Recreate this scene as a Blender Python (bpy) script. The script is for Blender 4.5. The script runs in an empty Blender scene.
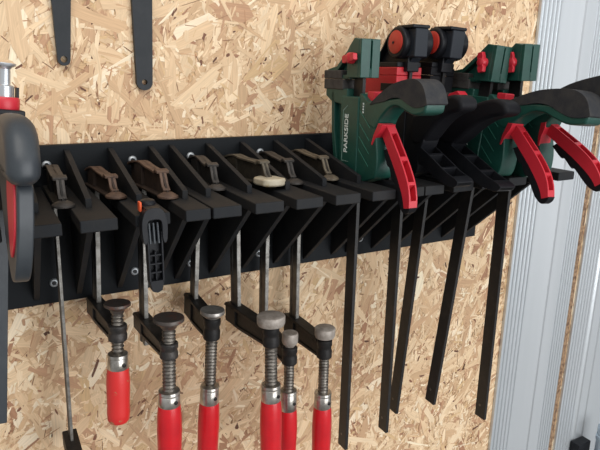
import bpy, bmesh, math, random
import numpy as np
from mathutils import Matrix, Vector, Euler

random.seed(7)
rng = np.random.default_rng(11)
SC = bpy.context.scene
COL = SC.collection
PI = math.pi

# ------------------------------------------------------------------ materials
def lin(c):
    out = []
    for v in c:
        v /= 255.0
        out.append(v / 12.92 if v <= 0.04045 else ((v + 0.055) / 1.055) ** 2.4)
    return out

def mat(name, rgb, rough=0.5, metal=0.0, rgb2=None, scale=40.0, lo=0.4, hi=0.65, bump=0.0, bscale=300.0, spec=0.5, stretch=None):
    m = bpy.data.materials.new(name); m.use_nodes = True
    nt = m.node_tree; b = nt.nodes['Principled BSDF']
    b.inputs['Base Color'].default_value = lin(rgb) + [1]
    b.inputs['Roughness'].default_value = rough
    b.inputs['Metallic'].default_value = metal
    b.inputs['Specular IOR Level'].default_value = spec
    tc = nt.nodes.new('ShaderNodeTexCoord')
    src = tc.outputs['Object']
    if stretch:
        mp = nt.nodes.new('ShaderNodeMapping'); mp.inputs['Scale'].default_value = stretch
        nt.links.new(src, mp.inputs['Vector']); src = mp.outputs['Vector']
    if rgb2:
        n = nt.nodes.new('ShaderNodeTexNoise'); n.inputs['Scale'].default_value = scale
        n.inputs['Detail'].default_value = 6; n.inputs['Roughness'].default_value = 0.65
        nt.links.new(src, n.inputs['Vector'])
        r = nt.nodes.new('ShaderNodeValToRGB')
        r.color_ramp.elements[0].position = lo; r.color_ramp.elements[0].color = lin(rgb) + [1]
        r.color_ramp.elements[1].position = hi; r.color_ramp.elements[1].color = lin(rgb2) + [1]
        nt.links.new(n.outputs['Fac'], r.inputs['Fac'])
        nt.links.new(r.outputs['Color'], b.inputs['Base Color'])
    if bump:
        n2 = nt.nodes.new('ShaderNodeTexNoise'); n2.inputs['Scale'].default_value = bscale
        n2.inputs['Detail'].default_value = 3
        nt.links.new(src, n2.inputs['Vector'])
        bp = nt.nodes.new('ShaderNodeBump'); bp.inputs['Strength'].default_value = bump
        bp.inputs['Distance'].default_value = 0.001
        nt.links.new(n2.outputs['Fac'], bp.inputs['Height'])
        nt.links.new(bp.outputs['Normal'], b.inputs['Normal'])
    return m

M = {}
M['rack'] = mat('black_rack_plastic', (27, 29, 32), 0.62, rgb2=(39, 38, 37), scale=25, lo=0.42, hi=0.75, bump=0.15, bscale=500, spec=0.22)
M['panel'] = mat('black_back_panel', (14, 18, 22), 0.6, bump=0.1, bscale=400, spec=0.22)
M['zinc'] = mat('zinc_screw', (186, 190, 192), 0.45, 0.6)
M['socket'] = mat('screw_socket', (30, 30, 32), 0.6)
M['steel'] = mat('bar_steel', (156, 153, 147), 0.45, 0.6, rgb2=(112, 108, 102), scale=60, bump=0.25, bscale=700)
M['steel_side'] = mat('bar_steel_dark', (104, 101, 96), 0.45, 0.6, rgb2=(76, 72, 67), scale=50)
M['black_iron'] = mat('black_cast_iron', (27, 26, 26), 0.48, rgb2=(40, 37, 35), scale=60, bump=0.3, bscale=350, spec=0.22)
M['worn_iron'] = mat('worn_cast_iron', (40, 38, 37), 0.46, 0.3, rgb2=(62, 56, 52), scale=90, bump=0.4, bscale=350)
M['thread'] = mat('spindle_thread', (128, 122, 114), 0.38, 0.8, rgb2=(84, 78, 72), scale=120)
M['ferrule'] = mat('ferrule_steel', (196, 192, 184), 0.28, 0.9, rgb2=(150, 144, 136), scale=70)
M['red_wood'] = mat('red_lacquered_wood', (202, 25, 34), 0.32, rgb2=(186, 22, 32), scale=30)
M['red_wood_worn'] = mat('worn_red_lacquered_wood', (208, 44, 42), 0.42, rgb2=(168, 118, 84), scale=70, lo=0.64, hi=0.67)
M['brown_iron'] = mat('rusty_brown_iron', (98, 76, 62), 0.62, 0.2, rgb2=(74, 56, 46), scale=80, bump=0.4, bscale=350)
M['grey_iron'] = mat('grey_cast_iron', (68, 63, 59), 0.55, 0.3, rgb2=(50, 47, 44), scale=80, bump=0.35, bscale=350)
M['tan_iron'] = mat('tan_dusty_iron', (112, 102, 86), 0.6, 0.2, rgb2=(84, 74, 62), scale=80, bump=0.35, bscale=350)
M['olive_iron'] = mat('olive_dusty_iron', (96, 88, 74), 0.6, 0.2, rgb2=(66, 60, 52), scale=60, bump=0.35, bscale=350)
M['brown_iron_web'] = mat('shaded_brown_iron', (56, 44, 37), 0.65, rgb2=(40, 33, 29), scale=80, bump=0.4, bscale=350, spec=0.3)  # web copies of the jaw irons, darkened to paint in recess shade
M['grey_iron_web'] = mat('shaded_grey_iron', (40, 38, 35), 0.65, rgb2=(28, 27, 26), scale=80, bump=0.4, bscale=350, spec=0.3)
M['tan_iron_web'] = mat('shaded_tan_iron', (48, 43, 36), 0.65, rgb2=(34, 31, 28), scale=80, bump=0.4, bscale=350, spec=0.3)
M['olive_iron_web'] = mat('shaded_olive_iron', (56, 51, 42), 0.65, rgb2=(38, 35, 30), scale=60, bump=0.4, bscale=350, spec=0.3)
M['pad_rust'] = mat('rusty_pad', (84, 77, 72), 0.45, 0.5, rgb2=(110, 66, 50), scale=130, lo=0.5, hi=0.7, bump=0.3)
M['pad_steel'] = mat('steel_pad', (176, 172, 166), 0.35, 0.7, rgb2=(140, 134, 128), scale=80)
M['pad_tan'] = mat('dusty_pad', (164, 155, 146), 0.5, 0.2, rgb2=(132, 122, 113), scale=90)
M['cream'] = mat('cream_plastic', (186, 176, 154), 0.5, rgb2=(158, 140, 102), scale=60, lo=0.5, hi=0.7)
M['green'] = mat('green_plastic', (20, 66, 57), 0.42, rgb2=(27, 76, 65), scale=50, bump=0.08, bscale=600)
M['green_light'] = mat('green_plastic_band', (42, 104, 86), 0.4)
M['green_line'] = mat('green_moulded_line', (52, 112, 96), 0.5)
M['rubber'] = mat('dark_grey_rubber', (46, 47, 50), 0.7, rgb2=(60, 59, 58), scale=60, bump=0.3, bscale=900, spec=0.22)
M['rubber_black'] = mat('black_rubber', (18, 18, 22), 0.6, bump=0.15, bscale=800, spec=0.22)
M['grey_pad'] = mat('grey_rubber_pad', (76, 74, 72), 0.75, rgb2=(60, 58, 57), scale=80, spec=0.22)
M['lever_red'] = mat('red_lever_plastic', (196, 40, 54), 0.4)
M['dark_red'] = mat('dark_red_plastic', (190, 30, 42), 0.45)
M['brick_red'] = mat('brick_red_cap', (186, 56, 44), 0.45)
M['bar_black'] = mat('black_steel_bar', (38, 37, 37), 0.42, 0.2, rgb2=(58, 53, 48), scale=55, lo=0.5, hi=0.8, spec=0.35)
M['black_plastic'] = mat('black_plastic', (22, 23, 27), 0.42, rgb2=(29, 30, 33), scale=60, spec=0.22)
M['slate_plastic'] = mat('slate_black_plastic', (38, 42, 48), 0.5, spec=0.22)
M['lever_grey'] = mat('charcoal_handle_plastic', (46, 51, 56), 0.42, rgb2=(54, 59, 63), scale=50)
M['white_print'] = mat('white_print', (214, 224, 220), 0.6)
M['pale_print'] = mat('pale_print', (122, 150, 142), 0.6)
M['orange'] = mat('orange_plastic', (226, 92, 46), 0.45)
M['alu'] = mat('aluminium_profile', (215, 219, 222), 0.32, 0.55, rgb2=(206, 211, 214), scale=8, stretch=(1, 1, 0.05))
M['strip'] = mat('board_edge', (158, 128, 98), 0.85, rgb2=(88, 64, 48), scale=130, lo=0.42, hi=0.62, bump=1.0, bscale=160)
M['concrete'] = mat('floor_concrete', (112, 110, 106), 0.8, rgb2=(92, 90, 87), scale=4)
M['pipe'] = mat('pale_pipe', (168, 182, 194), 0.35, 0.3)
M['chrome'] = mat('chrome', (206, 209, 212), 0.3, 0.75)
M['flatbar'] = mat('dark_painted_bar', (40, 43, 46), 0.5, rgb2=(48, 50, 53), scale=40, spec=0.22)

def osb_mat():
    m = bpy.data.materials.new('osb_flakes'); m.use_nodes = True
    nt = m.node_tree; b = nt.nodes['Principled BSDF']
    a = nt.nodes.new('ShaderNodeAttribute'); a.attribute_name = 'flake'
    g = nt.nodes.new('ShaderNodeAttribute'); g.attribute_name = 'grain'
    mp = nt.nodes.new('ShaderNodeMapping'); mp.inputs['Scale'].default_value = (28, 520, 1)
    nt.links.new(g.outputs['Vector'], mp.inputs['Vector'])
    n = nt.nodes.new('ShaderNodeTexNoise'); n.inputs['Scale'].default_value = 1.0
    n.inputs['Detail'].default_value = 3
    nt.links.new(mp.outputs['Vector'], n.inputs['Vector'])
    r = nt.nodes.new('ShaderNodeMapRange')
    r.inputs['From Min'].default_value = 0.3; r.inputs['From Max'].default_value = 0.7
    r.inputs['To Min'].default_value = 0.86; r.inputs['To Max'].default_value = 1.10
    nt.links.new(n.outputs['Fac'], r.inputs['Value'])
    mx = nt.nodes.new('ShaderNodeVectorMath'); mx.operation = 'SCALE'
    nt.links.new(a.outputs['Color'], mx.inputs[0]); nt.links.new(r.outputs['Result'], mx.inputs['Scale'])
    nt.links.new(mx.outputs['Vector'], b.inputs['Base Color'])
    b.inputs['Roughness'].default_value = 0.6
    b.inputs['Specular IOR Level'].default_value = 0.3
    return m

# ------------------------------------------------------------------ mesh builder
def smooth_poly(pts, n=5, closed=True):
    P = [Vector((p[0], p[1])) for p in pts]; out = []; N = len(P)
    for i in range(N if closed else N - 1):
        if closed: a, b, c, d = P[i - 1], P[i], P[(i + 1) % N], P[(i + 2) % N]
        else: a, b, c, d = P[max(i - 1, 0)], P[i], P[i + 1], P[min(i + 2, N - 1)]
        for k in range(n):
            t = k / n
            q = 0.5 * ((2 * b) + (c - a) * t + (2 * a - 5 * b + 4 * c - d) * t * t + (3 * b - a - 3 * c + d) * t ** 3)
            out.append((q.x, q.y))
    if not closed: out.append((P[-1].x, P[-1].y))
    return out

class MB:
    def __init__(s): s.v = []; s.f = []
    def add(s, vs, fs, Mx=None):
        o = len(s.v)
        for p in vs:
            p = Vector(p)
            s.v.append(Mx @ p if Mx else p)
        s.f += [tuple(i + o for i in f) for f in fs]
        return s
    def box(s, x0, x1, y0, y1, z0, z1, Mx=None):
        vs = [(x0, y0, z0), (x1, y0, z0), (x1, y1, z0), (x0, y1, z0), (x0, y0, z1), (x1, y0, z1), (x1, y1, z1), (x0, y1, z1)]
        return s.add(vs, [(0, 3, 2, 1), (4, 5, 6, 7), (0, 1, 5, 4), (1, 2, 6, 5), (2, 3, 7, 6), (3, 0, 4, 7)], Mx)
    def prism(s, poly, x0, x1, Mx=None):                 # poly in (y, z), extruded along x
        n = len(poly)
        vs = [(x0, y, z) for y, z in poly] + [(x1, y, z) for y, z in poly]
        fs = [tuple(range(n)), tuple(range(2 * n - 1, n - 1, -1))] + [(i, (i + 1) % n, n + (i + 1) % n, n + i) for i in range(n)]
        return s.add(vs, fs, Mx)
    def prism_y(s, poly, y0, y1, Mx=None):               # poly in (x, z), extruded along y
        n = len(poly)
        vs = [(x, y0, z) for x, z in poly] + [(x, y1, z) for x, z in poly]
        fs = [tuple(range(n)), tuple(range(2 * n - 1, n - 1, -1))] + [(i, (i + 1) % n, n + (i + 1) % n, n + i) for i in range(n)]
        return s.add(vs, fs, Mx)
    def prism_z(s, poly, z0, z1, Mx=None):               # poly in (x, y), extruded along z
        n = len(poly)
        vs = [(x, y, z0) for x, y in poly] + [(x, y, z1) for x, y in poly]
        fs = [tuple(range(n)), tuple(range(2 * n - 1, n - 1, -1))] + [(i, (i + 1) % n, n + (i + 1) % n, n + i) for i in range(n)]
        return s.add(vs, fs, Mx)
    def lathe(s, prof, Mx=None, n=24, sx=1, sy=1):       # prof (r, z) from one end to the other
        vs = []; fs = []; k = len(prof)
        for r, z in prof:
            for j in range(n):
                a = 2 * PI * j / n
                vs.append((r * math.cos(a) * sx, r * math.sin(a) * sy, z))
        for i in range(k - 1):
            for j in range(n):
                fs.append((i * n + j, i * n + (j + 1) % n, (i + 1) * n + (j + 1) % n, (i + 1) * n + j))
        fs.append(tuple(range(n - 1, -1, -1))); fs.append(tuple((k - 1) * n + j for j in range(n)))
        return s.add(vs, fs, Mx)
    def pillow(s, poly, x0, x1, r, steps=6):             # prism in (y, z) with fully rounded rims of radius r
        n = len(poly); P = [Vector(p) for p in poly]
        ar = sum(P[i].x * P[(i + 1) % n].y - P[(i + 1) % n].x * P[i].y for i in range(n))
        sg = 1 if ar > 0 else -1; nr = []
        for i in range(n):
            d = (P[(i + 1) % n] - P[i - 1]).normalized(); nr.append(Vector((d.y, -d.x)) * sg)
        rings = []
        for k in range(steps + 1):
            a = PI / 2 * k / steps
            rings.append((x0 + r * (1 - math.sin(a)), r * (1 - math.cos(a))))
        rings = rings[::-1] + [(x1 - (x - x0), d) for x, d in rings]
        vs = []; fs = []
        for x, d in rings:
            vs += [(x, p.x - m_.x * d, p.y - m_.y * d) for p, m_ in zip(P, nr)]
        for k in range(len(rings) - 1):
            fs += [(k * n + i, k * n + (i + 1) % n, (k + 1) * n + (i + 1) % n, (k + 1) * n + i) for i in range(n)]
        fs += [tuple(range(n)), tuple(range(len(vs) - 1, len(vs) - n - 1, -1))]
        return s.add(vs, fs)
    def strip(s, path, x0, x1, t):                       # band following an open (y, z) path, thickness t to its right side
        P = [Vector(p) for p in path]; off = []
        for i, p in enumerate(P):
            d = (P[min(i + 1, len(P) - 1)] - P[max(i - 1, 0)]).normalized()
            off.append((p.x + d.y * t, p.y - d.x * t))
        return s.prism([tuple(p) for p in P] + off[::-1], x0, x1)
    def build(s, name, m, parent=None, off=None, bevel=0.0, seg=2, ang=35):
        me = bpy.data.meshes.new(name)
        vs = [tuple(p - off) if off is not None else tuple(p) for p in s.v]
        me.from_pydata(vs, [], s.f)
        bm = bmesh.new(); bm.from_mesh(me)
        bmesh.ops.recalc_face_normals(bm, faces=bm.faces)
        bm.to_mesh(me); bm.free()
        me.materials.append(m)
        me.polygons.foreach_set('use_smooth', [True] * len(me.polygons))
        me.set_sharp_from_angle(angle=math.radians(ang))
        o = bpy.data.objects.new(name, me); COL.objects.link(o)
        if parent: o.parent = parent
        if bevel:
            b = o.modifiers.new('edge', 'BEVEL'); b.width = bevel; b.segments = seg
            b.limit_method = 'ANGLE'; b.angle_limit = math.radians(38); b.harden_normals = True
        return o

def thing(name, label, cat, Mx, group=None):
    o = bpy.data.objects.new(name, None); COL.objects.link(o)
    o.empty_display_size = 0.02
    o.matrix_world = Mx
    tag(o, label, cat, group)
    return o

def tag(o, label, cat, group=None):
    o['label'] = label; o['category'] = cat
    if group: o['group'] = group
    return o

def structure(o):
    o['kind'] = 'structure'; return o

def T(x, y, z): return Matrix.Translation((x, y, z))
RX = lambda a: Matrix.Rotation(a, 4, 'X')
RY = lambda a: Matrix.Rotation(a, 4, 'Y')
RZ = lambda a: Matrix.Rotation(a, 4, 'Z')

def lettering(body, size, m, parent, Mx, name='lettering', depth=0.0002, xs=1.0):
    cu = bpy.data.curves.new(name, 'FONT'); cu.body = body; cu.size = size; cu.extrude = depth
    cu.align_x = 'LEFT'; cu.align_y = 'CENTER'; cu.offset = size * 0.012
    tmp = bpy.data.objects.new('tmp', cu); COL.objects.link(tmp)
    dg = bpy.context.evaluated_depsgraph_get()
    me = bpy.data.meshes.new_from_object(tmp.evaluated_get(dg))
    bpy.data.objects.remove(tmp); bpy.data.curves.remove(cu)
    me.transform(Mx @ Matrix.Diagonal((xs, 1, 1, 1))); me.materials.clear(); me.materials.append(m)
    me.name = name
    o = bpy.data.objects.new(name, me); COL.objects.link(o); o.parent = parent
    return o

# ------------------------------------------------------------------ wall of oriented strand board
WALLY = 0.012
def build_wall():
    x0, x1, z0, z1 = -0.46, 1.22, -0.88, 0.46
    N = 84000
    kind = rng.random(N)
    L = np.where(kind < 0.62, rng.uniform(.003, .014, N), np.where(kind < 0.92, rng.uniform(.012, .038, N), rng.uniform(.035, .095, N)))
    W = np.where(kind < 0.62, rng.uniform(.0007, .0040, N), np.where(kind < 0.92, rng.uniform(.0012, .0075, N), rng.uniform(.002, .020, N)))
    ang = np.where(rng.random(N) < .4, rng.normal(1.25, .55, N), rng.uniform(0, PI, N))
    cx = rng.uniform(x0, x1, N); cz = rng.uniform(z0, z1, N)
    depth = rng.random(N) ** 1.3 * .0010 * np.where(kind < .62, 1.0, np.where(kind < .92, .93, .88))
    tl = rng.normal(0, .007, N); tw = rng.normal(0, .030, N)
    pal = np.array([lin(c) for c in [(228, 198, 160), (219, 187, 149), (206, 171, 133), (236, 209, 173), (243, 222, 191), (199, 162, 126), (188, 147, 114), (168, 125, 96), (212, 178, 134), (112, 78, 62)]])
    pr = np.array([.22, .21, .16, .13, .07, .095, .06, .028, .03, .004])
    ci = rng.choice(len(pal), N, p=pr / pr.sum())
    dark = (kind < .48) & (rng.random(N) < .085)
    colr = pal[ci] * rng.normal(1, .035, (N, 1))
    colr[dark] = np.array(lin((112, 76, 58))) * rng.uniform(.5, 1.7, (dark.sum(), 1))
    sl = (kind > .42) & (kind < .57)                     # thin brown slivers, doubling as painted shade lines at flake edges
    L[sl] = rng.uniform(.005, .028, sl.sum()); W[sl] = rng.uniform(.0004, .0013, sl.sum())
    colr[sl] = np.array(lin((176, 130, 96))) * rng.uniform(.5, 1.3, (sl.sum(), 1))
    # eight-cornered splinter outline with ragged ends
    u = np.array([-.5, -.36, .0, .38, .5, .34, .02, -.40]); v = np.array([.1, .5, .5, .5, -.1, -.5, -.5, -.5])
    U = u[None] + rng.normal(0, .06, (N, 8)); V = v[None] + rng.normal(0, .10, (N, 8))
    U = U * L[:, None]; V = V * W[:, None]
    ca, sa = np.cos(ang)[:, None], np.sin(ang)[:, None]
    X = cx[:, None] + U * ca - V * sa; Z = cz[:, None] + U * sa + V * ca
    Y = WALLY - depth[:, None] - U * tl[:, None] * .4 - V * tw[:, None]
    Y = np.clip(Y, WALLY - .0016, WALLY + .003)
    fl = np.stack([X, Y, Z], -1).reshape(-1, 3)
    base = np.array([[x0 - .1, WALLY + .0004, z0 - .62], [x1 + .1, WALLY + .0004, z0 - .62], [x1 + .1, WALLY + .0004, z1 + .1], [x0 - .1, WALLY + .0004, z1 + .1],
                     [x0 - .1, WALLY + .02, z0 - .62], [x1 + .1, WALLY + .02, z0 - .62], [x1 + .1, WALLY + .02, z1 + .1], [x0 - .1, WALLY + .02, z1 + .1]])
    verts = np.concatenate([base, fl])
    faces = [(0, 1, 2, 3), (7, 6, 5, 4), (0, 4, 5, 1), (1, 5, 6, 2), (2, 6, 7, 3), (3, 7, 4, 0)]
    ids = (np.arange(N * 8).reshape(N, 8) + 8)[:, ::-1]
    faces += [tuple(r) for r in ids.tolist()]
    me = bpy.data.meshes.new('wall_back'); me.from_pydata(verts.tolist(), [], faces)
    ca_ = me.attributes.new('flake', 'FLOAT_COLOR', 'POINT')
    cc = np.ones((len(verts), 4), np.float32); cc[:8, :3] = lin((206, 170, 128)); cc[8:, :3] = np.repeat(np.clip(colr, .01, .9), 8, 0)
    ca_.data.foreach_set('color', cc.ravel())
    ga = me.attributes.new('grain', 'FLOAT_VECTOR', 'POINT')
    gg = np.zeros((len(verts), 3), np.float32)
    ou = rng.uniform(0, 9, N); ov = rng.uniform(0, 9, N)
    gg[8:, 0] = (U + ou[:, None]).ravel(); gg[8:, 1] = (V + ov[:, None]).ravel()
    gg[:8, :2] = base[:, [0, 2]]
    ga.data.foreach_set('vector', gg.ravel())
    me.materials.append(osb_mat())
    o = bpy.data.objects.new('wall_back', me); COL.objects.link(o)
    return structure(o)
build_wall()

fl = MB().box(-0.72, 1.55, -2.2, WALLY + .02, -1.56, -1.5).build('floor', M['concrete']); structure(fl)

# aluminium profiles right of the board
def profile(name, x0, ribs, width, groove, top_y):
    pts = []; y_face = WALLY - .0065
    def rib_run(a, b, n):
        out = []; s = (b - a) / n
        for i in range(n):
            p = a + i * s
            out += [(p + .0006, y_face), (p + s * .46, y_face), (p + s * .60, y_face + .0026), (p + s * .90, y_face + .0026)]
        return out
    front = [(x0, y_face + .002)]
    for a, b, n in ribs:
        front += rib_run(x0 + a, x0 + b, n)
        for g in groove:
            if g > b and not any(q[0] > x0 + g for q in front):
                nxt = [r[0] for r in ribs if r[0] > b]
                if not nxt or g < nxt[0]:
                    front += [(x0 + g, y_face), (x0 + g + .0012, y_face + .002), (x0 + g + .0042, y_face - .0015), (x0 + g + .0052, y_face)]
    front += [(x0 + width, y_face + .001)]
    poly = front + [(x0 + width, WALLY - .001), (x0, WALLY - .001)]
    ln = Matrix.Translation((0, 0, -.5)) @ Matrix(((1, 0, .0115, 0), (0, 1, 0, 0), (0, 0, 1, 0), (0, 0, 0, 1))) @ Matrix.Translation((0, 0, .5))
    return structure(MB().prism_z(poly, -1.0, .60, ln).build(name, M['alu'], ang=25))
profile('trim_1', .690, [(0, .064, 6), (.150, .197, 6)], .197, [.117], 0)
profile('trim_2', .909, [(0, .060, 6), (.20, .26, 6)], .26, [.064, .093], 0)

structure(MB().box(.8875, .9015, WALLY - .0040, WALLY + .001, -1.0, .60, Matrix.Translation((0, 0, -.5)) @ Matrix(((1, 0, .0115, 0), (0, 1, 0, 0), (0, 0, 1, 0), (0, 0, 0, 1))) @ Matrix.Translation((0, 0, .5))).build('trim_3', M['strip']))

# ------------------------------------------------------------------ the clamp rack
RO = Vector((.15, 0, -.1))
rack = thing('clamp_rack', 'long black slotted clamp rack screwed to the strand board wall', 'rack', T(*RO))
MB().box(-.30, .583, 0, WALLY, -.1, .1).build('back_panel', M['panel'], rack, RO, bevel=.0012)
BX = [-.2105, -.1602, -.1097, -.0582, -.0075, .0195, .0701, .1203, .1720, .2240, .2745, .3015, .3525, .403, .4530, .504, .5545]
for i, x in enumerate(BX):
    a, b = x - .0175, x + .0175
    if i == 4: b = .0022
    if i == 5: a = .0045
    if i == 10: b = .2862
    if i == 11: a = .2876
    pl = MB().box(a, b, -.197, -.0002, .0386, .051).build('shelf_bracket', M['rack'], rack, RO, bevel=.0014)
    MB().prism([(-.0002, .0945), (-.1414, .0605), (-.1414, .0505), (-.0002, .0505)], x - .0032, x + .0032).build('upper_fin', M['rack'], pl, RO, bevel=.0006)
    MB().prism([(-.0002, .039), (-.150, .039), (-.147, .034), (-.0002, -.093)], x - .0034, x + .0034).build('lower_gusset', M['rack'], pl, RO, bevel=.0006)
for x, z in [(-.1337, .0765), (-.1385, -.0726), (-.0315, .0768), (-.0377, -.0726), (.0457, .0775), (.0402, -.0726), (.1483, .0775), (.145, -.0726), (.3265, .0775), (.3265, -.0726), (.527, .0775), (.527, -.0726)]:
    Mx = T(x, 0, z) @ RX(PI / 2)
    s = MB().lathe([(.0056, 0), (.0056, .0010), (.0048, .0022), (.0036, .0028), (.0031, .0028), (.0030, .0012)], Mx, 20).build('screw', M['zinc'], rack, RO)
    MB().lathe([(.0029, .0008), (.0029, .0020)], Mx, 6).build('screw_socket', M['socket'], s, RO)

# ------------------------------------------------------------------ screw clamps with red wooden handles
def frame(O, rx, ry, rz):
    return Matrix.Translation(O) @ RZ(rz) @ RY(ry) @ RX(rx)

def thread_prof(z_top, z_bot, r, pitch=.0030):
    pr = []; z = z_top
    while z - pitch > z_bot:
        pr += [(r * .72, z), (r, z - pitch * .32), (r, z - pitch * .58), (r * .72, z - pitch * .90)]
        z -= pitch
    pr.append((r * .72, z_bot))
    return pr

def screw_clamp(label, X0, Y0, rx, ry, rz, L, bar_end, pad, boss, fer, hand, pad_r, hand_r, jaw_m, pad_m, hand_m='red_wood', flat_pad=False, thr=.0062, boss_m='black_iron', cap=False, barx=.0029, js=1.0, pitch=.0046):
    Mx = frame((X0, Y0, .0512), rx, ry, rz)
    t = thing('screw_clamp', label, 'clamp', Mx, 'screw clamps hanging in the rack')
    # bar with long side grooves
    W = .020
    sec = [(-barx, 0), (barx, 0), (barx, W * .28), (barx - .0009, W * .34), (barx - .0009, W * .66), (barx, W * .72), (barx, W), (-barx, W), (-barx, W * .72), (-barx + .0009, W * .66), (-barx + .0009, W * .34), (-barx, W * .28)]
    bo = MB().prism_z(sec, bar_end, .0280 * js).build('bar', M['steel_side'], t, bevel=.0005)
    be = MB().box(-barx + .0003, barx - .0003, -.0006, .0006, bar_end + .001, .0270 * js)
    z = bar_end + .002
    while z < .0:
        be.box(-barx + .0005, barx - .0005, -.0011, -.0004, z, z + .0013); z += .0024
    be.build('serrated_edge', M['steel'], bo)
    # fixed jaw: web with top and bottom flanges, foot and lug
    yb = min(-Y0 - .004, .046); yk = -(L - .022); q = js
    topline = smooth_poly([(yb, .0235 * q), (yb - .010, .0275 * q), (.004, .0315 * q), (-.018, .0290 * q), (yk + .018, .0275 * q), (yk + .006, .0262 * q)], 4, False)
    web = topline + [(yk, .0285 * q), (yk - .007, .0265 * q), (yk - .010, .0215 * q), (-L + .003, .0085), (-L - .006, .005), (-L - .006, .0015), (yb, .0015)]
    j = MB().prism(web, -.0013, .0013)
    j.box(-.0088, .0088, -L + .008, yb - .004, .0003, .0026)
    j.box(-.0050, .0050, -.005, .0225, .0003, .0280 * q)
    jo = j.build('fixed_jaw', M[jaw_m + '_web'], t, bevel=.0006)  # web colour carries the painted shade between the flanges
    r_ = MB()
    r_.strip(topline, -.0066, .0066, -.0026)
    r_.strip([(yk + .007, .0258 * q), (yk, .0300 * q), (yk - .0075, .0280 * q)], -.0072, .0072, -.0032)
    r_.strip(smooth_poly([(yk - .006, .0270 * q), (yk - .010, .0205 * q), (yk - .014, .0135 * q), (-L + .002, .0085)], 4, False), -.0042, .0042, -.0028)
    r_.lathe([(.0116, .0003), (.0116, .0026), (.0094, .0042), (.005, .0066)], T(0, -L, 0), 20)
    r_.build('jaw_rim', M[jaw_m], jo, bevel=.0006)['label'] = 'rim and foot of the jaw, lighter than the painted shade of its web'
    if cap:
        c = MB().prism_z(smooth_poly([(-.014, -.011), (0, -.017), (.014, -.011), (.0155, .0), (.0145, .018), (0, .026), (-.0145, .018), (-.0155, .0)], 4), .0002, .0098, T(0, -L, 0))
        c.build('plastic_cap', M['cream'], jo, bevel=.003, seg=3)['label'] = 'dirty cream plastic cap on the jaw foot'
    # sliding arm
    bt, bb = boss; h = bt - bb
    lo = lambda y, z: (y, z)
    am = MB()
    side = [(.030, bt - .001), (.024, bt + .0015), (-.01, bt + .0010), (-L + .006, bt - .002), (-L + .006, bb + .001), (-L * .55, bb - .001), (-.010, bb - .001), (.020, bb + .001), (.029, bb + .005)]
    am.prism(side, -.0062, .0062)
    am.prism([(.031, bt - .003), (.026, bt + .0020), (-.01, bt + .0015), (-L + .008, bt - .001), (-L + .008, bt - .0055), (-.01, bt - .0030), (.028, bt - .0035)], -.0088, .0088)
    am.prism([(.029, bb + .006), (-.010, bb + .0028), (-L + .008, bb + .0045), (-L + .008, bb + .0005), (-.010, bb - .0016), (.026, bb + .0010)], -.0082, .0082)
    am.box(-.0088, .0088, -.0035, .026, bb + .001, bt + .001)
    am.lathe([(.0086, bb), (.0108, bb + .0012), (.0108, bb + h * .40), (.0098, bb + h * .5), (.0098, bb + h * .62), (.0108, bb + h * .7), (.0108, bt - .0008), (.0092, bt + .0006)], T(0, -L, 0), 20)
    am.build('sliding_arm', M[boss_m], t, bevel=.0008)
    # swivel pad, spindle, ferrule and handle share the spindle axis
    Ax = T(0, -L, 0)
    pt, pb = pad; ph = pt - pb
    if flat_pad:
        pp = [(pad_r * .88, pt), (pad_r * .96, pt - .0008), (pad_r, pt - .0026), (pad_r * .99, pb + .003), (pad_r * .90, pb), (.0075, pb - .001), (.0070, pb - .004)]
    else:
        pp = [(pad_r * .97, pt), (pad_r, pt - .001), (pad_r, pt - ph * .55), (pad_r * .9, pt - ph * .75), (pad_r * .56, pb - .0025), (pad_r * .50, pb - .0055), (.0060, pb - .0075), (.0060, pb - .010)]
    sp = MB().lathe([(.0052, pb)] + thread_prof(pb - .004, fer[0] + .001, thr, pitch) + [(thr * .9, fer[0] - .004)], Ax, 18)
    so = sp.build('spindle', M['thread'], t, ang=70)
    MB().lathe(pp, Ax, 28).build('swivel_pad', M[pad_m], so)
    f0, f1 = fer; hr = hand_r
    fe = MB().lathe([(hr * .62, f0 + .0035), (hr * .84, f0 + .0030), (hr * .88, f0), (hr * .80, f0 - .0008), (hr * .80, f0 - .0022), (hr * .84, f0 - .003), (hr * .88, f1), (hr * .84, f1 - .001)], Ax, 24)
    fo = fe.build('ferrule', M['ferrule'], t)
    MB().lathe([(.0024, 0), (.0024, .0012), (.0014, .0016)], Ax @ T(.0035, -hr * .81, (f0 + f1) / 2 - .001) @ RX(PI / 2), 12).build('rivet', M['black_iron'], fo)
    h0, h1 = hand; d = h0 - h1
    hp = [(hr * .84, h0 + .001), (hr * .90, h0 - .003), (hr * .96, h0 - d * .12), (hr, h0 - d * .30), (hr * .97, h0 - d * .5), (hr * .95, h0 - d * .7), (hr * .97, h1 + .012), (hr * .93, h1 + .003), (hr * .80, h1)]
    MB().lathe(hp, Ax, 28).build('handle', M[hand_m], t)
    return t

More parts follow.
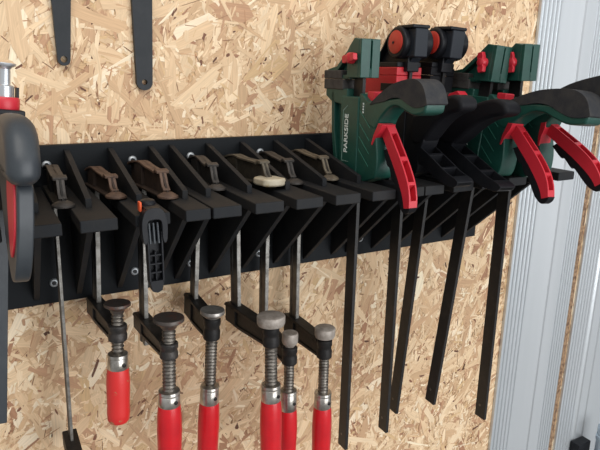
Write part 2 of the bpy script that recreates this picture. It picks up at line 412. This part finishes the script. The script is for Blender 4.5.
screw_clamp('screw clamp with long thin bar hanging beside the big charcoal lever', -.1326, -.048, 0, .0213, 0, .080, -.352, (-.300, -.310), (-.324, -.343), (-.40, -.42), (-.42, -.53), .016, .0145, 'grey_iron', 'pad_steel', barx=.0019)
screw_clamp('rusty brown screw clamp with short chipped red handle shown whole', -.0835, -.0348, -.016, .0597, .0907, .077, -.170, (-.1210, -.1265), (-.147, -.167), (-.186, -.2005), (-.2005, -.2690), .0150, .0136, 'brown_iron', 'pad_rust', 'red_wood_worn', boss_m='worn_iron', thr=.0070, js=.80)
screw_clamp('rusty brown screw clamp behind the small black clamp, its bar end below the arm', -.0311, -.053, -.0089, .0431, .080, .080, -.2085, (-.1405, -.148), (-.172, -.192), (-.2365, -.252), (-.252, -.362), .0180, .0150, 'brown_iron', 'pad_rust', boss_m='worn_iron', thr=.0080)
screw_clamp('screw clamp with thin bright steel pad above a long exposed thread', .0448, -.0365, .0167, .0553, -.0075, .065, -.196, (-.1555, -.1635), (-.167, -.196), (-.2650, -.286), (-.286, -.396), .0156, .0145, 'grey_iron', 'pad_steel', thr=.0078)
screw_clamp('screw clamp with thick tan pad below, cream plastic cap under its top jaw', .0961, -.0424, -.0419, .0265, .0909, .0867, -.208, (-.1655, -.179), (-.182, -.208), (-.2640, -.283), (-.283, -.393), .0184, .0148, 'olive_iron', 'pad_tan', flat_pad=True, cap=True, thr=.0084)
screw_clamp('screw clamp half hidden behind the thick tan pad of its left neighbour', .1459, -.0338, .0058, .0178, .002, .0760, -.252, (-.206, -.222), (-.2265, -.2525), (-.2960, -.322), (-.322, -.432), .0112, .0138, 'grey_iron', 'pad_tan', flat_pad=True, thr=.0074)
screw_clamp('screw clamp with rounded grey pad, farthest right of the red handled ones', .1978, -.0301, -.0073, .0151, .0247, .0790, -.256, (-.2095, -.224), (-.2275, -.256), (-.3130, -.333), (-.333, -.443), .0148, .0144, 'tan_iron', 'pad_tan', flat_pad=True, thr=.0075)

# ------------------------------------------------------------------ trigger clamps
def bar_frame(top, bot, yaw=0.0):
    a = Vector(top); b = Vector(bot); z = (a - b).normalized()
    t = (.0514 - b.z) / (a.z - b.z); O = b + (a - b) * t
    y = Vector((0, 1, 0)); y = (y - z * y.dot(z)).normalized(); x = y.cross(z)
    R = Matrix((x, y, z)).transposed().to_4x4()
    return Matrix.Translation(O) @ R @ RZ(yaw), (b - O).length

def lever_mesh(front, back, hw, holes, wall=.0032, floor_t=.0045):
    """lever shaped as a channel: two side walls, a floor along the back edge and cross bars"""
    m = MB(); n = len(front)
    F = [Vector(p) for p in front]; B = [Vector(p) for p in back]
    m.prism(front + back[::-1], -hw, -hw + wall)
    m.prism(front + back[::-1], hw - wall, hw)
    mid = [tuple(b + (f - b).normalized() * min(floor_t, (f - b).length)) for f, b in zip(F, B)]
    m.prism(mid + back[::-1], -hw + wall, hw - wall)
    # closed ends and cross bars between the openings (stations along the arc)
    def at(s):
        k = min(int(s * (n - 1)), n - 2); u = s * (n - 1) - k
        return F[k].lerp(F[k + 1], u), B[k].lerp(B[k + 1], u)
    edges = [0.0] + [v for h in holes for v in h] + [1.0]
    for a, b in zip(edges[0::2], edges[1::2]):
        st = [a + (b - a) * i / 6 for i in range(7)]
        fr = [tuple(at(s)[0]) for s in st]; bk = [tuple(at(s)[1]) for s in st]
        m.prism(fr + bk[::-1], -hw + wall * .5, hw - wall * .5)
    return m

def green_clamp(label, top, bot, hs=1.0, yaw=0.0, la=0.0, ka=0.0, ha=0.0, ks=1.0, jz=0.0):
    Mx, blen = bar_frame(top, bot, yaw)
    t = thing('trigger_clamp', label, 'clamp', Mx, 'green trigger clamps on the rack')
    b = MB().prism([(0, .172), (.0205, .172), (.0205, -blen), (0, -blen)], -.0026, .0026)
    bo = b.build('bar', M['bar_black'], t, bevel=.0004)
    MB().lathe([(.0022, -.0029), (.0022, .0029)], T(0, .012, -blen + .022) @ RY(PI / 2), 12).build('bar_pin', M['steel_side'], bo)
    # fixed jaw
    jw = .0148
    jm = MB()
    jm.prism([(-.006, .131), (-.006, .179), (.006, .181), (.016, .172), (.021, .166), (.021, .131)], -jw, jw)
    jm.box(-jw, .0002, -.0115, -.006, .131, .1795); jm.box(.0022, jw, -.0115, -.006, .131, .1795)
    jm.box(.0002, .0022, -.0115, -.006, .131, .143); jm.box(.0002, .0022, -.0115, -.006, .1765, .1795)
    jm.prism([(.006, .181), (.050, .146), (.074, .1415), (.074, .1385), (.048, .1400), (.004, .174)], -.0125, .0125)   # sloping top flange
    jm.prism([(.010, .170), (.050, .140), (.074, .139), (.074, .131), (.015, .131)], -.0045, .0045)                     # web
    jm.box(-.0125, .0125, .018, .076, .129, .1345)
    jo = jm.build('fixed_jaw', M['green'], t, bevel=.0022, seg=3)
    jo.location.z = jz
    MB().box(-.0145, .0145, .034, .080, .1290, .1405).build('jaw_pad', M['grey_pad'], jo, bevel=.0014)
    # wing knob on the left face of the jaw
    k = MB()
    Kx = T(-jw, .006, .1555) @ RY(-PI / 2) @ Matrix.Diagonal((1, 1, ks, 1))
    k.lathe([(.0072, 0), (.0072, .0060), (.0064, .0090), (.0040, .0106)], Kx, 16)
    for sgn in (-1, 1):
        k.prism_z([(-.0036, 0), (.0036, 0), (.0054, .0080 * sgn), (.0040, .0136 * sgn), (-.0040, .0136 * sgn), (-.0054, .0080 * sgn)], .0030, .0095, Kx @ RZ(ka))
    k.build('wing_knob', M['lever_red'], jo, bevel=.0008)
    # body: bar sleeve, spine, lower jaw, trigger housing
    bm = MB()
    bm.box(-.0160, .0160, -.012, .030, .0, .1070)
    bm.prism([(.028, .0), (.042, .0), (.054, .060), (.058, .1130), (.028, .1130)], -.0065, .0065)
    bm.prism([(.038, .002), (.046, .0), (.058, .060), (.061, .1130), (.053, .1130), (.050, .060)], -.0130, .0130)
    bm.prism([(.02, .094), (.060, .098), (.076, .106), (.076, .1165), (.02, .1165)], -.0130, .0130)
    hp = smooth_poly([(-.008, .004), (-.044, .004), (-.054, .012), (-.056, .032), (-.052, .056), (-.050, .068), (-.058, .082), (-.056, .094), (-.044, .100), (-.030, .103), (-.008, .105)], 4)
    bm.prism(hp, -.0142, .0142)
    body = bm.build('body', M['green'], t, bevel=.0016)
    MB().box(-.0142, .0142, .030, .080, .1150, .1288).build('lower_pad', M['grey_pad'], body, bevel=.0014)
    ln = MB()
    for k_ in range(4):
        z = .090 - .0165 * k_
        P0 = (-.014, z); P1 = (-.038, z - .020)
        ln.prism([P0, P1, (P1[0] + .0002, P1[1] - .0009), (P0[0] + .0002, P0[1] - .0009)], -.0146, -.0140)
    ln.build('moulded_line', M['green_line'], body)
    fr = MB()
    fr.box(-.0164, -.0158, .0225, .0232, .020, .088); fr.box(-.0164, -.0158, .0065, .0225, .0205, .0211)
    fr.prism([(.0225, .0875), (.0125, .0945), (.0125, .0955), (.0232, .0885)], -.0164, -.0158)
    fr.build('printed_frame', M['pale_print'], body)
    lettering('PARKSIDE', .0118, M['white_print'], body, Matrix(((0, 0, -1, -.0162), (0, 1, 0, .0140), (1, 0, 0, .032), (0, 0, 0, 1))))
    mk = MB()
    for q in range(4):
        mk.box(-.0148, -.0141, -.0225, -.0203, .087 + q * .0036, .0893 + q * .0036)
    mk.build('small_print', M['white_print'], body)
    # handle: green band underneath, dark rubber on top
    def S(P):
        c_, s_ = math.cos(ha), math.sin(ha); out = []
        for y, z in P:
            y = -.030 + (y + .030) * hs; w_ = min(1.0, max(0.0, (-.030 - y) / .03))
            yr = -.04 + (y + .04) * c_ - (z - .09) * s_; zr = .09 + (y + .04) * s_ + (z - .09) * c_
            out.append((y + (yr - y) * w_, z + (zr - z) * w_))
        return out
    hand = S([(-.026, .078), (-.026, .100), (-.050, .104), (-.078, .1075), (-.104, .1105), (-.124, .112), (-.143, .108), (-.1445, .0985), (-.140, .0935), (-.124, .0905), (-.108, .094), (-.094, .0985), (-.080, .0975), (-.066, .0885), (-.056, .078), (-.048, .068)])
    ho = MB().prism(smooth_poly(hand, 4), -.0146, .0146).build('handle', M['green'], t, bevel=.003, seg=3)
    grip = S([(-.036, .0985), (-.052, .1100), (-.078, .1235), (-.104, .130), (-.124, .1312), (-.138, .124), (-.1455, .110), (-.1455, .1035), (-.128, .0995), (-.114, .1025), (-.098, .1085), (-.082, .1085), (-.066, .1035), (-.048, .1005)])
    MB().prism(smooth_poly(grip, 4), -.0156, .0156).build('rubber_grip', M['rubber'], ho, bevel=.0045, seg=4)['label'] = 'dark grey rubber grip'
    MB().box(-.0085, .0085, -.036, -.020, .1020, .1145).build('release_button', M['lever_red'], body, bevel=.0015)
    # lever
    fr_ = smooth_poly([(-.062, .075), (-.080, .055), (-.098, .034), (-.112, .014), (-.1185, -.003), (-.1200, -.017)], 4, False)
    bk_ = smooth_poly([(-.050, .066), (-.068, .0445), (-.0865, .022), (-.1005, .002), (-.1075, -.011), (-.1100, -.0195)], 4, False)
    def turn(P):
        c_, s_ = math.cos(la), math.sin(la); px, pz = -.054, .066
        return [(px + (y - px) * c_ - (z - pz) * s_, pz + (y - px) * s_ + (z - pz) * c_) for y, z in P]
    lm = lever_mesh(turn(fr_), turn(bk_), .0064, [(.10, .33), (.37, .60), (.64, .86)], wall=.0022)
    lm.prism(turn([(-.064, .076), (-.056, .077), (-.0475, .061), (-.0440, .049), (-.0460, .048), (-.052, .059), (-.060, .068)]), -.0152, .0064)
    lo = lm.build('lever', M['lever_red'], t, bevel=.0006)
    gb = smooth_poly([(-.059, .044), (-.069, .026), (-.074, .024), (-.081, .010), (-.086, .0075), (-.093, -.006), (-.100, -.018), (-.110, -.0260), (-.118, -.0225), (-.1210, -.0165)], 3, False)
    MB().prism(turn([(-.066, .046), (-.0865, .0225), (-.1005, .0025), (-.1075, -.0105), (-.1105, -.0175), (-.1210, -.0165)] + gb[::-1]), -.0060, .0060).build('lever_grip', M['rubber_black'], lo, bevel=.0012)
    return t

green_clamp('green trigger clamp with red lever, nearest to the screw clamps', (.2515, -.1045, .1734), (.2448, -.104, -.376), hs=.98, la=.05, ka=.15)
green_clamp('green trigger clamp in the middle of the three green ones, right of the black clamps', (.4340, -.150, .1665), (.3939, -.130, -.3258), hs=1.20, ha=.05, jz=-.0035, la=-.15, ka=PI / 2 + .25)
green_clamp('green trigger clamp beside the aluminium profile, handle leaving the right edge', (.4725, -.169, .1683), (.4784, -.160, -.3609), hs=1.28, jz=-.0016, ha=-.10, la=-.36, ka=PI / 2 + .15, ks=.72)

def black_clamp(label, top, bot, hs=1.0, ls=1.0, yaw=0.0, padm='dark_red'):
    Mx, blen = bar_frame(top, bot, yaw)
    t = thing('trigger_clamp', label, 'clamp', Mx, 'black trigger clamps on the rack')
    bo = MB().prism([(0, .170), (.0205, .170), (.0205, -blen), (0, -blen)], -.0026, .0026).build('bar', M['bar_black'], t, bevel=.0004)
    MB().lathe([(.0022, -.0029), (.0022, .0029)], T(0, .012, -blen + .022) @ RY(PI / 2), 12).build('bar_pin', M['steel_side'], bo)
    # drum shaped jaw head
    j = MB()
    j.lathe([(.0190, -.0225), (.0210, -.0205), (.0212, .0250), (.0180, .0280)], T(0, .009, .1775) @ RY(PI / 2), 32)
    j.prism([(.024, .192), (.034, .186), (.064, .148), (.064, .1395), (-.004, .1395), (-.004, .165)], -.010, .010)
    j.strip([(.018, .199), (.034, .188), (.066, .146)], -.0185, .0185, .0035)
    j.box(-.0205, .0205, .005, .064, .1455, .1525)
    jo = j.build('fixed_jaw', M['black_plastic'], t, bevel=.0012)
    MB().box(-.0128, .0095, -.0205, .012, .1585, .1955).build('front_cover', M['slate_plastic'], jo, bevel=.002, seg=3)
    MB().box(-.0175, .0118, -.0200, .016, .1955, .2000).build('top_cap', M['black_plastic'], jo, bevel=.0015)
    MB().prism([(-.004, .152), (-.010, .158), (.018, .158), (.018, .152)], -.007, .009).build('bar_collar', M['slate_plastic'], jo, bevel=.0008)
    d = MB().lathe([(.0152, 0), (.0152, .0012), (.0142, .0018)], T(-.0222, .009, .1780) @ RY(-PI / 2), 32).build('red_disc', M['brick_red'], jo)
    MB().lathe([(.0017, .0020), (.0017, .0032)], T(-.0222, .012, .1775) @ RY(-PI / 2), 10).build('disc_pin', M['socket'], d)
    MB().lathe([(.0152, 0), (.0152, .0012), (.0142, .0018)], T(.0278, .009, .1775) @ RY(PI / 2), 32).build('red_disc', M['dark_red'], jo)
    MB().box(-.0215, .0215, .004, .074, .1345, .1455).build('jaw_pad', M[padm], jo, bevel=.001)
    # body
    b = MB()
    b.box(-.0155, .0155, -.012, .030, .0, .108)
    b.prism([(.026, .0), (.040, .0), (.054, .060), (.070, .108), (.070, .116), (.026, .116)], -.0125, .0125)
    b.prism(smooth_poly([(-.008, .004), (-.036, .004), (-.044, .014), (-.044, .034), (-.052, .052), (-.052, .078), (-.040, .096), (-.026, .106), (-.008, .106)], 4), -.0138, .0138)
    bd = b.build('body', M['black_plastic'], t, bevel=.0016)
    lp = MB(); lp.box(-.0215, .0215, .004, .080, .1090, .1343)
    lp.build('lower_pad', M[padm], bd, bevel=.001)
    MB().box(-.0218, .0100, .006, .040, .1130, .1240).build('pad_clip', M['black_plastic'], bd, bevel=.001)
    MB().prism([(-.018, .104), (-.040, .104), (-.046, .111), (-.038, .117), (-.022, .112)], -.0075, .0075).build('release_button', M['lever_red'], bd, bevel=.001)
    S = lambda P: [(-.030 + (y + .030) * hs, z) for y, z in P]
    hp = S([(-.022, .050), (-.022, .080), (-.045, .088), (-.075, .099), (-.100, .108), (-.124, .1125), (-.142, .1085), (-.1475, .100), (-.141, .0935), (-.120, .0885), (-.100, .080), (-.082, .068), (-.064, .054), (-.045, .044)])
    ho = MB().prism(smooth_poly(hp, 4), -.0150, .0150).build('handle', M['rubber_black'], t, bevel=.0055, seg=4)
    # dark lever with ladder openings
    fr_ = smooth_poly([(-.026, .052), (-.055, .040), (-.085, .027), (-.108, .0165), (-.128, .0105), (-.134, .0065)], 4, False)
    bk_ = smooth_poly([(-.020, .034), (-.048, .022), (-.078, .009), (-.102, .0015), (-.124, -.001), (-.132, .0025)], 4, False)
    fr_ = [(-.02 + (y + .02) * ls, z) for y, z in fr_]; bk_ = [(-.02 + (y + .02) * ls, z) for y, z in bk_]
    lever_mesh(fr_, bk_, .0135, [(.08, .27), (.30, .50), (.53, .72)], wall=.0022, floor_t=.0035).build('lever', M['black_plastic'], t, bevel=.0006)
    return t

black_clamp('black trigger clamp with whole red disc showing, next to the nearest green clamp', (.3297, -.1025, .1868), (.323, -.1025, -.3714), hs=.74, ls=.89)
black_clamp('black trigger clamp between its black twin and the middle green clamp, red disc mostly hidden', (.3848, -.108, .1873), (.3555, -.085, -.3563), hs=.89, ls=1.10, padm='rubber_black')

# ------------------------------------------------------------------ big charcoal lever clamp at the left edge
Mx = frame((-.188, -.098, .0512), 0, .11, .10)
t = thing('lever_clamp', 'large charcoal lever clamp with red inlay at the left edge', 'clamp', Mx)
MB().prism([(0, .115), (.022, .115), (.022, -.246), (0, -.246)], -.0030, .0062).build('bar', M['lever_grey'], t, bevel=.0005)
b = MB(); b.box(-.0170, .0085, -.012, .030, .0, .090)
b.box(-.0160, .0185, -.014, .032, .088, .099)
b.prism(smooth_poly([(-.008, .004), (-.04, .010), (-.05, .03), (-.05, .075), (-.035, .088), (-.008, .088)], 4), -.0150, .0075)
bd = b.build('body', M['black_plastic'], t, bevel=.0015)
MB().lathe([(.0140, .0985), (.0145, .100), (.0145, .1090), (.0132, .1110)], T(.0015, .004, 0), 28).build('red_collar', M['lever_red'], bd)
ch = MB().lathe([(.0086, .111), (.0086, .1215), (.0074, .1225), (.0054, .1230), (.0052, .1395)], T(.0020, .004, 0), 24).build('spindle', M['chrome'], t)
MB().lathe([(.0052, .1380), (.0066, .1398), (.0100, .1414), (.0105, .1430), (.0098, .1440)], T(.0020, .004, 0), 28).build('swivel_pad', M['chrome'], ch)
MB().box(.0125, .0150, .002, .012, .109, .121).build('stop_tab', M['black_plastic'], bd)
hp = [(-.02, .040), (-.02, .083), (-.055, .091), (-.100, .100), (-.138, .1005), (-.158, .092), (-.170, .075), (-.174, .062), (-.172, .052), (-.160, .047), (-.130, .049), (-.10, .054), (-.06, .048)]
MB().pillow(smooth_poly(hp, 4), -.0215, .0045, .0115).build('handle', M['lever_grey'], t, ang=60)
lvp = smooth_poly([(-.062, .050), (-.110, .052), (-.155, .050), (-.1645, .030), (-.1655, .006), (-.1615, -.018), (-.152, -.0335), (-.138, -.034), (-.112, -.012), (-.085, .020)], 5)
lo = MB().prism(lvp, -.0125, .0002).build('lever', M['lever_grey'], t, bevel=.002, seg=3)
MB().prism(smooth_poly([(-.122, .046), (-.151, .052), (-.1595, .026), (-.1595, .004), (-.154, -.010), (-.147, -.013), (-.136, .004)], 5), -.0142, -.0110).build('red_inlay', M['lever_red'], lo, bevel=.0008)

# ------------------------------------------------------------------ small plastic clamp hooked over the shelf front
Mx = T(-.0605, -.1975, .0515)
t = thing('spring_clamp', 'small black plastic clamp with orange tab hanging over the shelf front', 'clamp', Mx)
b = MB()
b.lathe([(.0078, -.0005), (.0086, .001), (.0086, .0085), (.0070, .0115), (.0040, .0125)], T(0, .012, .0003), 24)
b.box(-.0075, .0075, -.010, .014, .0004, .0080)
arch = smooth_poly([(-.0118, -.024), (-.0125, -.006), (-.0085, .006), (0, .0088), (.0085, .006), (.0125, -.006), (.0118, -.024), (.0085, -.027), (.0070, -.020), (.0070, -.008), (.0045, -.0035), (-.0045, -.0035), (-.0070, -.008), (-.0070, -.020), (-.0085, -.027)], 3)
b.prism_y(arch, -.014, -.002)
bd = b.build('body', M['black_plastic'], t, bevel=.001)
s = MB()
for k_ in range(3):
    x = -.0042 + .0042 * k_
    s.lathe([(.0013, -.028), (.0013, -.0075)], T(x, -.006, 0) @ RX(-.12), 10)
s.build('spring_rod', M['lever_grey'], t)
g = MB()
L_ = [(-.0068, -.012), (-.0046, -.012), (-.0024, -.060), (-.0024, -.076), (-.0046, -.0785), (-.0066, -.070)]
outer = [(-.0078, -.016), (-.0074, -.068), (-.0050, -.0770), (0, -.0790), (.0050, -.0770), (.0074, -.068), (.0078, -.016)]
g.prism_y(outer, -.0045, -.002)
g.prism_y([(-.0080, -.016), (-.0060, -.016), (-.0056, -.070), (-.0076, -.068)], -.012, -.002)
g.prism_y([(.0080, -.016), (.0060, -.016), (.0056, -.070), (.0076, -.068)], -.012, -.002)
g.prism_y([(-.0078, -.066), (.0078, -.066), (.0050, -.0770), (0, -.0790), (-.0050, -.0770)], -.012, -.002)
for z in (-.040, -.049, -.058):
    g.box(-.0060, .0060, -.0105, -.003, z - .0009, z + .0009)
g.box(-.0009, .0009, -.0105, -.003, -.066, -.036)
g.build('grip', M['black_plastic'], t, bevel=.0006)
MB().box(-.0112, -.0086, -.002, .006, .0030, .0130).build('orange_tab', M['orange'], t, bevel=.0010)

# ------------------------------------------------------------------ tapered bars hanging from above
def tapered_bar(label, cx, cz, r, slope_l, slope_r, top, hole):
    Mx = T(cx, .0040, cz)
    pts = []
    for k_ in range(13):
        a = PI + PI * k_ / 12
        pts.append((r * math.cos(a), r * math.sin(a)))
    pts += [(r + slope_r * top, top), (-r + slope_l * top, top)]
    hn = 20
    hol = [(hole * math.cos(2 * PI * q / hn), hole * math.sin(2 * PI * q / hn)) for q in range(hn)]
    bm = bmesh.new()
    def ring(P): 
        vs = [bm.verts.new((x, 0, z)) for x, z in P]
        return [bm.edges.new((vs[i], vs[(i + 1) % len(vs)])) for i in range(len(vs))]
    e = ring(pts) + ring(hol)
    bmesh.ops.triangle_fill(bm, use_beauty=True, edges=e)
    ext = bmesh.ops.extrude_face_region(bm, geom=bm.faces[:])
    bmesh.ops.translate(bm, vec=(0, .0075, 0), verts=[v for v in ext['geom'] if isinstance(v, bmesh.types.BMVert)])
    bmesh.ops.recalc_face_normals(bm, faces=bm.faces)
    me = bpy.data.meshes.new('tapered_bar'); bm.to_mesh(me); bm.free()
    me.materials.append(M['flatbar'])
    o = bpy.data.objects.new('tapered_bar', me); COL.objects.link(o)
    o.matrix_world = Mx
    tag(o, label, 'bar', 'dark tapered bars hanging from above')
    return o
tapered_bar('dark tapered steel bar with hole in its end, hanging at top left, shorter of two', -.1030, .2000, .0072, -.015, .085, .30, .0038)
tapered_bar('dark tapered steel bar with hole in its end, hanging lower than its left neighbour', -.0093, .1740, .0100, -.005, .045, .32, .0034)

# ------------------------------------------------------------------ bottom right corner
o = MB().box(.962, 1.006, -.018, WALLY - .0066, -.712, -.656).build('mounting_block', M['black_plastic'], bevel=.002)
tag(o, 'small black block mounted low on the aluminium profile', 'block')
pb_ = MB().lathe([(.016, -1.5), (.016, -.640), (.0175, -.638), (.0175, -.628), (.016, -.626), (.016, -.605), (.012, -.598)], T(1.010, -.045, 0), 24).build('pipe', M['pipe'])
tag(pb_, 'pale grey pipe standing at the bottom right corner', 'pipe')

# ------------------------------------------------------------------ light
w = bpy.data.worlds.new('World'); SC.world = w; w.use_nodes = True
nt = w.node_tree; bg = nt.nodes['Background']
tc = nt.nodes.new('ShaderNodeTexCoord'); sep = nt.nodes.new('ShaderNodeSeparateXYZ')
nt.links.new(tc.outputs['Generated'], sep.inputs['Vector'])
rp = nt.nodes.new('ShaderNodeValToRGB')
rp.color_ramp.elements[0].position = 0.30; rp.color_ramp.elements[0].color = (.42, .42, .42, 1)
rp.color_ramp.elements[1].position = 0.75; rp.color_ramp.elements[1].color = (.90, .93, .97, 1)
mr = nt.nodes.new('ShaderNodeMapRange'); mr.inputs['From Min'].default_value = -1; mr.inputs['From Max'].default_value = 1
nt.links.new(sep.outputs['Z'], mr.inputs['Value']); nt.links.new(mr.outputs['Result'], rp.inputs['Fac'])
nt.links.new(rp.outputs['Color'], bg.inputs['Color']); bg.inputs['Strength'].default_value = 0.72

def area(name, loc, target, sx, sy, power, color):
    l = bpy.data.lights.new(name, 'AREA'); l.shape = 'RECTANGLE'; l.size = sx; l.size_y = sy
    l.energy = power; l.color = color
    o = bpy.data.objects.new(name, l); COL.objects.link(o); o.location = loc
    o.rotation_euler = (Vector(target) - Vector(loc)).to_track_quat('-Z', 'Y').to_euler()
    return o
area('garage_doorway', (1.3, -3.2, .05), (.3, 0, -.1), 2.6, 2.4, 84, (.96, .98, 1.0))
area('ceiling_light', (-.4, -1.3, 1.7), (.1, 0, 0), 1.4, .9, 17, (1.0, .95, .88))

# ------------------------------------------------------------------ camera
cam = bpy.data.cameras.new('camera'); co = bpy.data.objects.new('camera', cam); COL.objects.link(co)
cam.sensor_width = 36.0; cam.sensor_fit = 'HORIZONTAL'; cam.lens = 585.295 / 600 * 36.0
cam.clip_start = .01
Rr = Vector((0.8796066, -0.47555187, 0.0119433)); Dn = Vector((-0.10952855, -0.22689439, -0.96774089)); Fw = Vector((0.46292086, 0.84992315, -0.25166431))
m3 = Matrix((Rr, -Dn, -Fw)).transposed()
co.matrix_world = Matrix.Translation((-0.19949, -0.760514, 0.187893)) @ m3.to_4x4()
SC.camera = co
SC.view_settings.view_transform = 'Standard'; SC.view_settings.look = 'None'
SC.view_settings.gamma = 1.0; SC.view_settings.use_curve_mapping = False
SC.view_settings.exposure = 0.0
